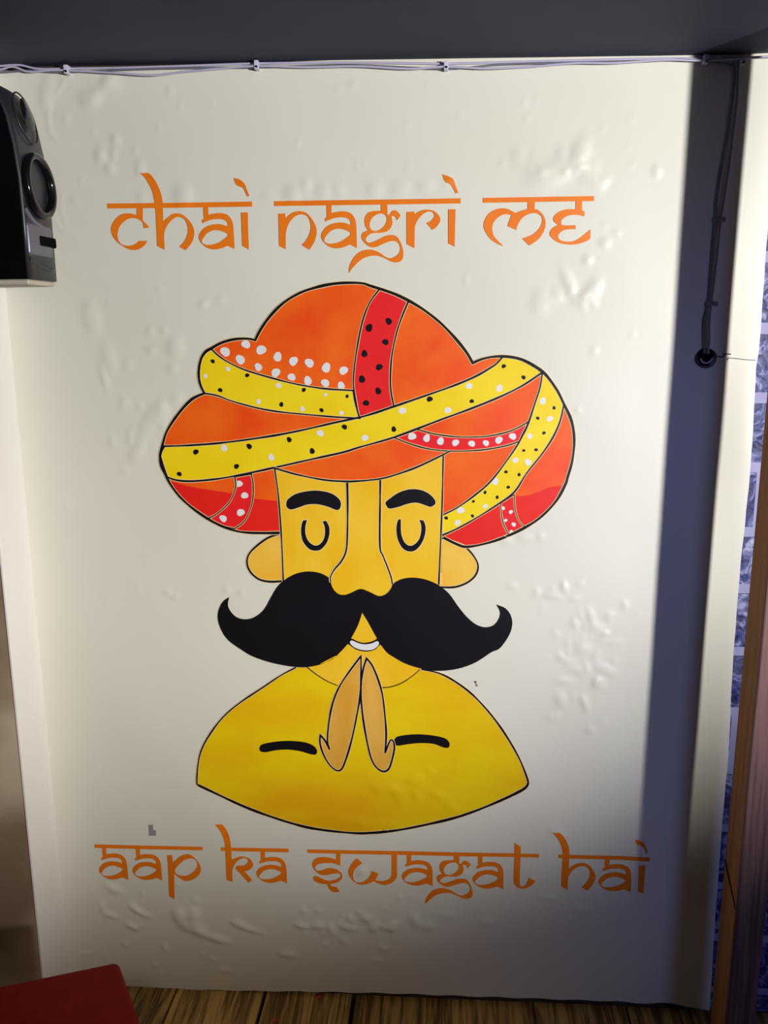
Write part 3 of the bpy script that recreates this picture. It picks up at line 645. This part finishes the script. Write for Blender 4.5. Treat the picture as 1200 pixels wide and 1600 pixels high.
# ------------------------------------------------------------------ loudspeaker, facing right along the wall
YF = 1.845; YN = 1.722
XF = -0.808
sp = empty('loudspeaker', (-0.93, 1.79, at_x(60, 442, XF).z), 'glossy black loudspeaker fixed high on the left, its round woofer facing right', 'speaker')
zb_ = at_y(42, 436, YN).z; zt_ = at_y(0, 112, YN).z
# side profile (x, z): front leans back towards the top
def prof(o=0.0):
    h = zt_-zb_
    return [(XF+o, zb_), (XF+o, zb_+0.30*h), (XF+o-0.001, zb_+0.5*h), (XF+o-0.006, zb_+0.66*h), (XF+o-0.015, zb_+0.80*h), (XF+o-0.028, zb_+0.90*h), (XF+o-0.048, zb_+0.965*h), (XF+o-0.085, zt_+0.004)]
P = prof(-0.005)
pts = P+[(-1.06, zt_+0.03), (-1.06, zb_)]
bm = bmesh.new()
va = [bm.verts.new((x, YN, z)) for x, z in pts]; vb = [bm.verts.new((x, YF, z)) for x, z in pts]
bm.faces.new(va); bm.faces.new(vb[::-1])
for i in range(len(pts)):
    j = (i+1) % len(pts); bm.faces.new((va[j], va[i], vb[i], vb[j]))
bmesh.ops.recalc_face_normals(bm, faces=bm.faces)
child('cabinet', bm_mesh(bm), M_CAB, sp)
# baffle shell in front of the cabinet
Q = prof(0.0)
bm = bmesh.new(); ny = 8; grid = []
for i, ((x, z), (x2, z2)) in enumerate(zip(Q, P)):
    row = []
    for k in range(ny+1):
        t_ = k/ny; y = YN+0.0005+(YF-YN-0.001)*t_
        bow = 0.004*(1-(2*t_-1)**2)
        row.append(bm.verts.new((x+bow, y, z)))
    grid.append(row)
back = [[bm.verts.new((x2+0.0005, YN+0.0005, z2)), bm.verts.new((x2+0.0005, YF-0.0005, z2))] for x2, z2 in P]
for i in range(len(Q)-1):
    for k in range(ny): bm.faces.new((grid[i][k], grid[i][k+1], grid[i+1][k+1], grid[i+1][k]))
    bm.faces.new((grid[i][0], grid[i+1][0], back[i+1][0], back[i][0]))
    bm.faces.new((grid[i][ny], back[i][1], back[i+1][1], grid[i+1][ny]))
bm.faces.new([grid[0][k] for k in range(ny+1)]+[back[0][1], back[0][0]])
bm.faces.new([grid[-1][k] for k in range(ny, -1, -1)]+[back[-1][0], back[-1][1]])
bf = child('front_baffle', bm_mesh(bm, True), M_BAFFLE, sp, label='dark grey moulded front')
def ring(cx, cy, cz, R, r, nx, nz, flat=1.0, seg=40, sg=10, sy=1.0, sz=1.0):
    """torus whose axis is (nx,0,nz)"""
    ax = Vector((nx, 0, nz)).normalized(); e1 = Vector((0, 1, 0)); e2 = ax.cross(e1)
    vs = []; fs = []
    for i in range(seg):
        a = 2*math.pi*i/seg; d_ = e1*math.cos(a)*sy+e2*math.sin(a)*sz
        for k in range(sg):
            b = 2*math.pi*k/sg
            vs.append(Vector((cx, cy, cz))+d_*(R+r*math.cos(b))+ax*(r*flat*math.sin(b)))
    for i in range(seg):
        for k in range(sg):
            i2 = (i+1) % seg; k2 = (k+1) % sg
            fs.append((i*sg+k, i2*sg+k, i2*sg+k2, i*sg+k2))
    return mesh(vs, fs, smooth=True)
def dome(cx, cy, cz, R, h, nx, nz, seg=36, rings=6, sy=1.0, sz=1.0, rim=0.0):
    ax = Vector((nx, 0, nz)).normalized(); e1 = Vector((0, 1, 0)); e2 = ax.cross(e1); c = Vector((cx, cy, cz))
    vs = [c+ax*h]; fs = []
    for j in range(1, rings+1):
        q = j/rings
        for i in range(seg):
            a = 2*math.pi*i/seg
            vs.append(c+(e1*math.cos(a)*sy+e2*math.sin(a)*sz)*R*q+ax*h*(1-q*q))
    for i in range(seg): fs.append((0, 1+i, 1+(i+1) % seg))
    for j in range(rings-1):
        for i in range(seg):
            a = 1+j*seg+i; b = 1+j*seg+(i+1) % seg
            fs.append((a, a+seg, b+seg, b))
    return mesh(vs, fs, smooth=True)
ym = (YN+YF)/2
zw = at_x(66, 295, XF).z
wf = child('woofer_ring', ring(XF+0.008, ym, zw, 0.0545, 0.0078, 1, 0.06, flat=1.1), M_GLOSS, sp, label='thick glossy black ring')
child('woofer_cone', dome(XF+0.009, ym, zw, 0.0495, 0.004, 1, 0.06), M_CONE, wf, label='slate grey cone')
ztw = at_x(52, 190, XF-0.02).z
child('tweeter_surround', ring(XF-0.0105, ym+0.003, ztw-0.006, 0.044, 0.0016, 1, 0.24, seg=40, sg=8, sy=0.90, sz=1.08), M_BAFFLE, sp)
tw = child('tweeter', dome(XF-0.006, ym+0.004, ztw, 0.024, 0.004, 1, 0.25, sz=1.3), M_GLOSS, sp, label='glossy black tweeter')
child('tweeter_rim', ring(XF-0.006, ym+0.004, ztw, 0.024, 0.0025, 1, 0.25, seg=28, sg=6, sz=1.3), M_GLOSS, tw)
# silver lower panel, bass slot and moulded ribs
zs = at_x(68, 378, XF).z
pl = box_bm((XF-0.004, YN+0.002, zs-0.030), (XF+0.0065, YF-0.02, zs+0.030), 0.006, 3)
child('port_panel', bm_mesh(pl, True), M_SILVER, sp, label='silver panel around the slot')
pt = box_bm((XF, YN+0.045, zs-0.010), (XF+0.009, YF-0.006, zs+0.010), 0.004, 2)
child('bass_slot', bm_mesh(pt), M_DARK, sp, label='black slot')
for zz, hh in ((zs-0.050, 0.006), (zs-0.035, 0.004)):
    child('moulded_rib', tube([(XF-0.003, YN+0.008, zz+0.012), (XF+0.000, ym-0.02, zz+0.002), (XF+0.001, ym+0.02, zz-0.004), (XF-0.003, YF-0.008, zz-0.004)], hh, 8), M_BAFFLE, sp)
child('moulded_rib', tube([(XF-0.002, YN+0.006, zw-0.045), (XF+0.001, YN+0.03, zw-0.066), (XF+0.002, ym+0.01, zw-0.078), (XF-0.002, YF-0.008, zw-0.082)], 0.006, 8), M_SILVER, sp)
un = box_bm((-1.058, YN+0.004, zb_-0.010), (XF-0.004, YF-0.002, zb_), 0.002, 1)
child('underside', bm_mesh(un), M_UNDER, sp, label='pale underside')
br = box_bm((-1.045, YF-0.002, zb_+0.12), (-1.0, YP+0.002, zb_+0.22), 0.002, 1)
child('bracket', bm_mesh(br), M_CAB, sp)

# ------------------------------------------------------------------ cables under the ceiling and down the wall
def path(px, y): return [at_y(a, b, y) for a, b in px]
def cab(px, r, m, label, offs=0.008, group=None):
    P = []
    for i, (a, b) in enumerate(px):
        x, z = wall(a, b); dd = float(relief(np.array([x]), np.array([z]))[0])
        P.append(at_y(a, b, DW-dd-offs))
    return link('cable', tube(P, r), m, label=label, cat='cable', group=group)
cab([(-30, 104), (0, 103), (30, 101.5), (60, 107.5), (108, 107), (200, 105.5), (300, 102.5), (403, 99), (520, 98), (620, 98.5), (697, 99.5), (800, 97), (900, 94.5), (1000, 92), (1080, 91.5), (1130, 95), (1150, 100)], 0.0023, M_CABLE, 'pale lilac cable under the ceiling board, uppermost of three strands', 0.006)
cab([(-30, 107), (0, 108.5), (20, 104), (45, 112), (80, 109.5), (108, 110), (180, 114), (240, 117.5), (290, 112), (350, 106.5), (403, 103), (480, 105), (560, 103.5), (640, 107.5), (697, 104), (760, 107), (830, 104), (900, 98.5), (960, 98.5), (1040, 93.5), (1100, 94.5), (1180, 89.5), (1215, 88)], 0.0022, M_CABLE, 'lilac cable that sags in loose loops between the clips under the ceiling', 0.017)
cab([(-30, 113), (0, 113), (40, 110.5), (70, 111.5), (108, 112.5), (250, 107), (403, 105), (550, 102), (697, 107.5), (780, 101), (880, 98), (1000, 96), (1060, 93), (1110, 96), (1146, 101)], 0.0021, M_CABLE_D, 'greyer cable, lowest of the three strands under the ceiling board', 0.0115)
cab([(1144, 98), (1148, 115), (1144, 160), (1137, 210), (1128, 260), (1120, 310), (1118, 343), (1113, 400), (1110, 440), (1107, 474), (1101, 500), (1100, 530), (1101, 553)], 0.0028, M_CABLE_D, 'left of the two grey cables hanging down to the wall hole', 0.006)
cab([(1153, 98), (1152, 150), (1146, 200), (1139, 260), (1131, 310), (1126, 345), (1120, 400), (1114, 450), (1111, 474), (1108, 500), (1108, 530), (1106, 553)], 0.0028, M_CABLE_D, 'right of the two grey cables hanging down to the wall hole', 0.0125)
def clip(px, py, label, vertical=False):
    p = at_y(px, py, DW-0.004)
    e = empty('cable_clip', p, label, 'clip', 'clips along the cables')
    bm = box_bm((p.x-0.0045, p.y-0.019, p.z-0.009), (p.x+0.0045, p.y+0.002, p.z+0.008), 0.0015, 2)
    child('clip_body', bm_mesh(bm, False), M_CLIP, e)
    bm = bmesh.new(); bmesh.ops.create_cone(bm, cap_ends=True, segments=12, radius1=0.0024, radius2=0.002, depth=0.004)
    bmesh.ops.rotate(bm, verts=bm.verts, cent=(0, 0, 0), matrix=Matrix.Rotation(math.pi/2, 3, 'X'))
    bmesh.ops.translate(bm, verts=bm.verts, vec=(p.x+0.001, p.y-0.020, p.z-0.005))
    child('nail', bm_mesh(bm), M_NAIL, e)
clip(108, 111, 'small white cable clip nearest the loudspeaker, under the ceiling')
clip(403, 104, 'small white cable clip above the first printed word')
clip(697, 105, 'small white cable clip above the middle printed word')
clip(1100, 95, 'small white cable clip in the shadow, left of the hanging cables')
clip(1157, 97, 'small white cable clip at the top corner, right of the hanging cables')
def tie(px, py, label):
    p = at_y(px, py, DW-0.010)
    bm = box_bm((p.x-0.009, p.y-0.008, p.z-0.004), (p.x+0.009, p.y+0.009, p.z+0.004), 0.002, 2)
    bm = box_bm((p.x+0.008, p.y-0.010, p.z-0.005), (p.x+0.014, p.y-0.002, p.z+0.005), 0.001, 1, bm)
    link('cable_tie', bm_mesh(bm), M_CABLE_D, label=label, cat='cable tie', group='ties on the hanging cables')
tie(1122, 344, 'upper grey tie around the two hanging cables')
tie(1110, 475, 'lower grey tie around the two hanging cables, just above the hole')
# grommet in the wall
p = at_y(1103, 559, DW-0.006)
gr = empty('cable_grommet', p, 'round dark cable hole with broken grey rim where the hanging cables end', 'cable outlet')
def disc_y(c, r, depth, seg=28):
    bm = bmesh.new(); bmesh.ops.create_cone(bm, cap_ends=True, segments=seg, radius1=r, radius2=r, depth=depth)
    bmesh.ops.rotate(bm, verts=bm.verts, cent=(0, 0, 0), matrix=Matrix.Rotation(math.pi/2, 3, 'X'))
    bmesh.ops.translate(bm, verts=bm.verts, vec=c); return bm
child('hole', bm_mesh(disc_y((p.x, p.y+0.002, p.z), 0.0205, 0.004)), M_DARK, gr)
vs = []; fs = []
n = 26; a0, a1 = math.radians(-195), math.radians(40)
def arc_tube(r0, rr, a0, a1, z, yy):
    return tube([(p.x+r0*math.cos(a0+(a1-a0)*i/10), yy, p.z+z+r0*math.sin(a0+(a1-a0)*i/10)) for i in range(11)], rr, 8, 3)
child('rim', arc_tube(0.0195, 0.0030, a0, a1, 0, p.y-0.001), M_NAIL, gr)
child('rim', arc_tube(0.012, 0.0022, math.radians(-170), math.radians(-10), 0.001, p.y-0.003), M_CABLE, gr)
child('rim', arc_tube(0.015, 0.0022, math.radians(-60), math.radians(20), -0.002, p.y-0.003), M_CABLE_D, gr)
def thr(px, r, m): 
    P = []
    for a, b in px:
        x, z = wall(a, b); P.append(at_y(a, b, DW-float(relief(np.array([x]), np.array([z]))[0])-r*0.8))
    return tube(P, r, 6, 3)
th = link('loose_wire', thr([(1117, 557), (1123, 557.5), (1129, 558), (1131, 554), (1135, 553), (1142, 553.5)], 0.0011, M_DARK), M_DARK, label='short thin dark wire beside the cable hole', cat='wire')
link('loose_wire', thr([(1136, 563), (1138, 560), (1142, 559.5), (1152, 560.5), (1165, 562), (1181, 563)], 0.0009, M_CABLE_D), M_CABLE_D, label='long hair-thin wire running from the cable hole to the paper edge', cat='wire')

# ------------------------------------------------------------------ wooden post in front of the right wall
YB = 1.83; YFR = 1.729
xb0 = at_y(1113, 1560, YB).x; xt0 = at_y(1198, 620, YB).x
zb0 = at_y(1113, 1560, YB).z; zt0 = at_y(1198, 620, YB).z
lean = (xt0-xb0)/(zt0-zb0)
def px_x(z): return xb0+lean*(z-zb0)
wfront = (at_y(1183, 1560, YFR).x-at_y(1141, 1560, YFR).x)
po = empty('wooden_post', (px_x(0)+0.03, 1.70, 0), 'upright wooden post with warm and pink light coloured into side and front beside the wallpaper edge', 'post')
def slab(y0, y1, dx0, dx1, z0, z1, bev, nseg=14, wob=0.0):
    bm = bmesh.new(); rows = []
    for i in range(nseg+1):
        z = z0+(z1-z0)*i/nseg; o = px_x(z)+wob*math.sin(z*5)
        rows.append([bm.verts.new((o+dx0, y0, z)), bm.verts.new((o+dx1, y0, z)), bm.verts.new((o+dx1, y1, z)), bm.verts.new((o+dx0, y1, z))])
    for a, b in zip(rows[:-1], rows[1:]):
        for k in range(4): bm.faces.new((a[k], a[(k+1) % 4], b[(k+1) % 4], b[k]))
    bm.faces.new(rows[0]); bm.faces.new(rows[-1][::-1])
    bmesh.ops.recalc_face_normals(bm, faces=bm.faces)
    es = [e for e in bm.edges if abs((e.verts[0].co-e.verts[1].co).normalized().z) > 0.9]
    bmesh.ops.bevel(bm, geom=es, offset=bev, segments=2, profile=0.5, affect='EDGES')
    return bm_mesh(bm)
ztop_post = zc(0.6)-0.001
child('stud', slab(YFR+0.012, YB, 0.0, wfront, 0.0, ztop_post, 0.002), M_WARMLIT_WOOD, po, label='pine stud with warm light put into its colour')
child('pink_lit_board', slab(YFR, YFR+0.0118, -0.0015, wfront+0.004, 0.0, ztop_post, 0.003), M_PINKLIT_WOOD, po, label='post front as a thin board, pink light put into its colour')  # added board that carries the pink-lit tone of the post's front face
# crack across the stud, modelled as a thin dark tube
a = at_y(1133, 1345, YB-0.01); b = at_y(1158, 1372, YFR+0.01)
zz0 = a.z; x0_ = px_x(a.z)-0.002
child('stud_crack', tube([(x0_, YB-0.005, zz0), (x0_, YB-0.05, zz0-0.030), (px_x(b.z)-0.002, YFR+0.012, zz0-0.055), (px_x(b.z)-0.004, YFR+0.002, zz0-0.055)], 0.0013, 6, 4), M_DARK, po)

# ------------------------------------------------------------------ red upholstered bench, bottom left
zt2 = 0.42
C = Vector(ray(183, 1503)*((zt2-H)/ray(183, 1503)[2])); B2 = Vector(ray(0, 1541)*((zt2-H)/ray(0, 1541)[2]))
uu = (Vector((B2.x, B2.y))-Vector((C.x, C.y))).normalized(); vv_ = Vector((-uu.y, uu.x))
if vv_.y > 0: vv_ = -vv_
_e = ray(217, 1600)*((zt2-H)/ray(217, 1600)[2]); vv_ = (Vector((_e[0]-C.x, _e[1]-C.y))).normalized()
bench = empty('bench', (C.x+uu.x*0.3+vv_.x*0.25, C.y+uu.y*0.3+vv_.y*0.25, 0), 'dark red upholstered bench in the bottom left corner by the white strip', 'bench')
def obox(l0, l1, m0, m1, z0, z1, bev, seg):
    bm = bmesh.new(); q = []
    for z in (z0, z1):
        for l, m_ in ((l0, m0), (l1, m0), (l1, m1), (l0, m1)):
            q.append(bm.verts.new((C.x+uu.x*l+vv_.x*m_, C.y+uu.y*l+vv_.y*m_, z)))
    for f_ in ((0, 1, 2, 3), (7, 6, 5, 4), (0, 4, 5, 1), (1, 5, 6, 2), (2, 6, 7, 3), (3, 7, 4, 0)): bm.faces.new([q[i] for i in f_])
    bmesh.ops.recalc_face_normals(bm, faces=bm.faces)
    if bev: bmesh.ops.bevel(bm, geom=bm.edges[:], offset=bev, segments=seg, profile=0.5, affect='EDGES')
    return bm_mesh(bm, bev > 0.01)
child('seat_cushion', obox(-0.004, 0.75, -0.004, 0.5, 0.26, zt2+0.002, 0.014, 4), M_REDCLOTH, bench)
child('base', obox(0.01, 0.73, 0.015, 0.48, 0.05, 0.262, 0.006, 2), M_REDCLOTH, bench)
for l in (0.04, 0.68):
    for m_ in (0.04, 0.42): child('leg', obox(l, l+0.04, m_, m_+0.04, 0.0, 0.052, 0.003, 1), M_DARK, bench)

# ------------------------------------------------------------------ scraps on the floor by the wall
def scrap(px, py, s, label, rot):
    r = ray(px, py); k = (0.004-H)/r[2]; c = r*k
    rr = random.Random(int(px)); bm = bmesh.new()
    n = 7; top = []; bot = []
    for i in range(n):
        a = 2*math.pi*i/n+rot; q = s*rr.uniform(0.6, 1.15)
        x = c[0]+q*math.cos(a)*1.1; y = min(c[1]+q*math.sin(a)*0.8, 1.988)
        zz = 0.003+0.012*max(0, math.cos(a-0.7))*(s/0.012)
        top.append(bm.verts.new((x, y, zz+0.0012))); bot.append(bm.verts.new((x, y, zz-0.0012)))
    bm.faces.new(top); bm.faces.new(bot[::-1])
    for i in range(n): bm.faces.new((top[i], bot[i], bot[(i+1) % n], top[(i+1) % n]))
    link('scrap', bm_mesh(bm), M_SCRAP, label=label, cat='scrap', group='red scraps on the floor')
scrap(497, 1556, 0.013, 'red scrap lying on the planks against the foot of the wall', 0.4)
scrap(429, 1596, 0.007, 'tiny red scrap at the bottom edge of the photo, farther from the wall', 1.0)
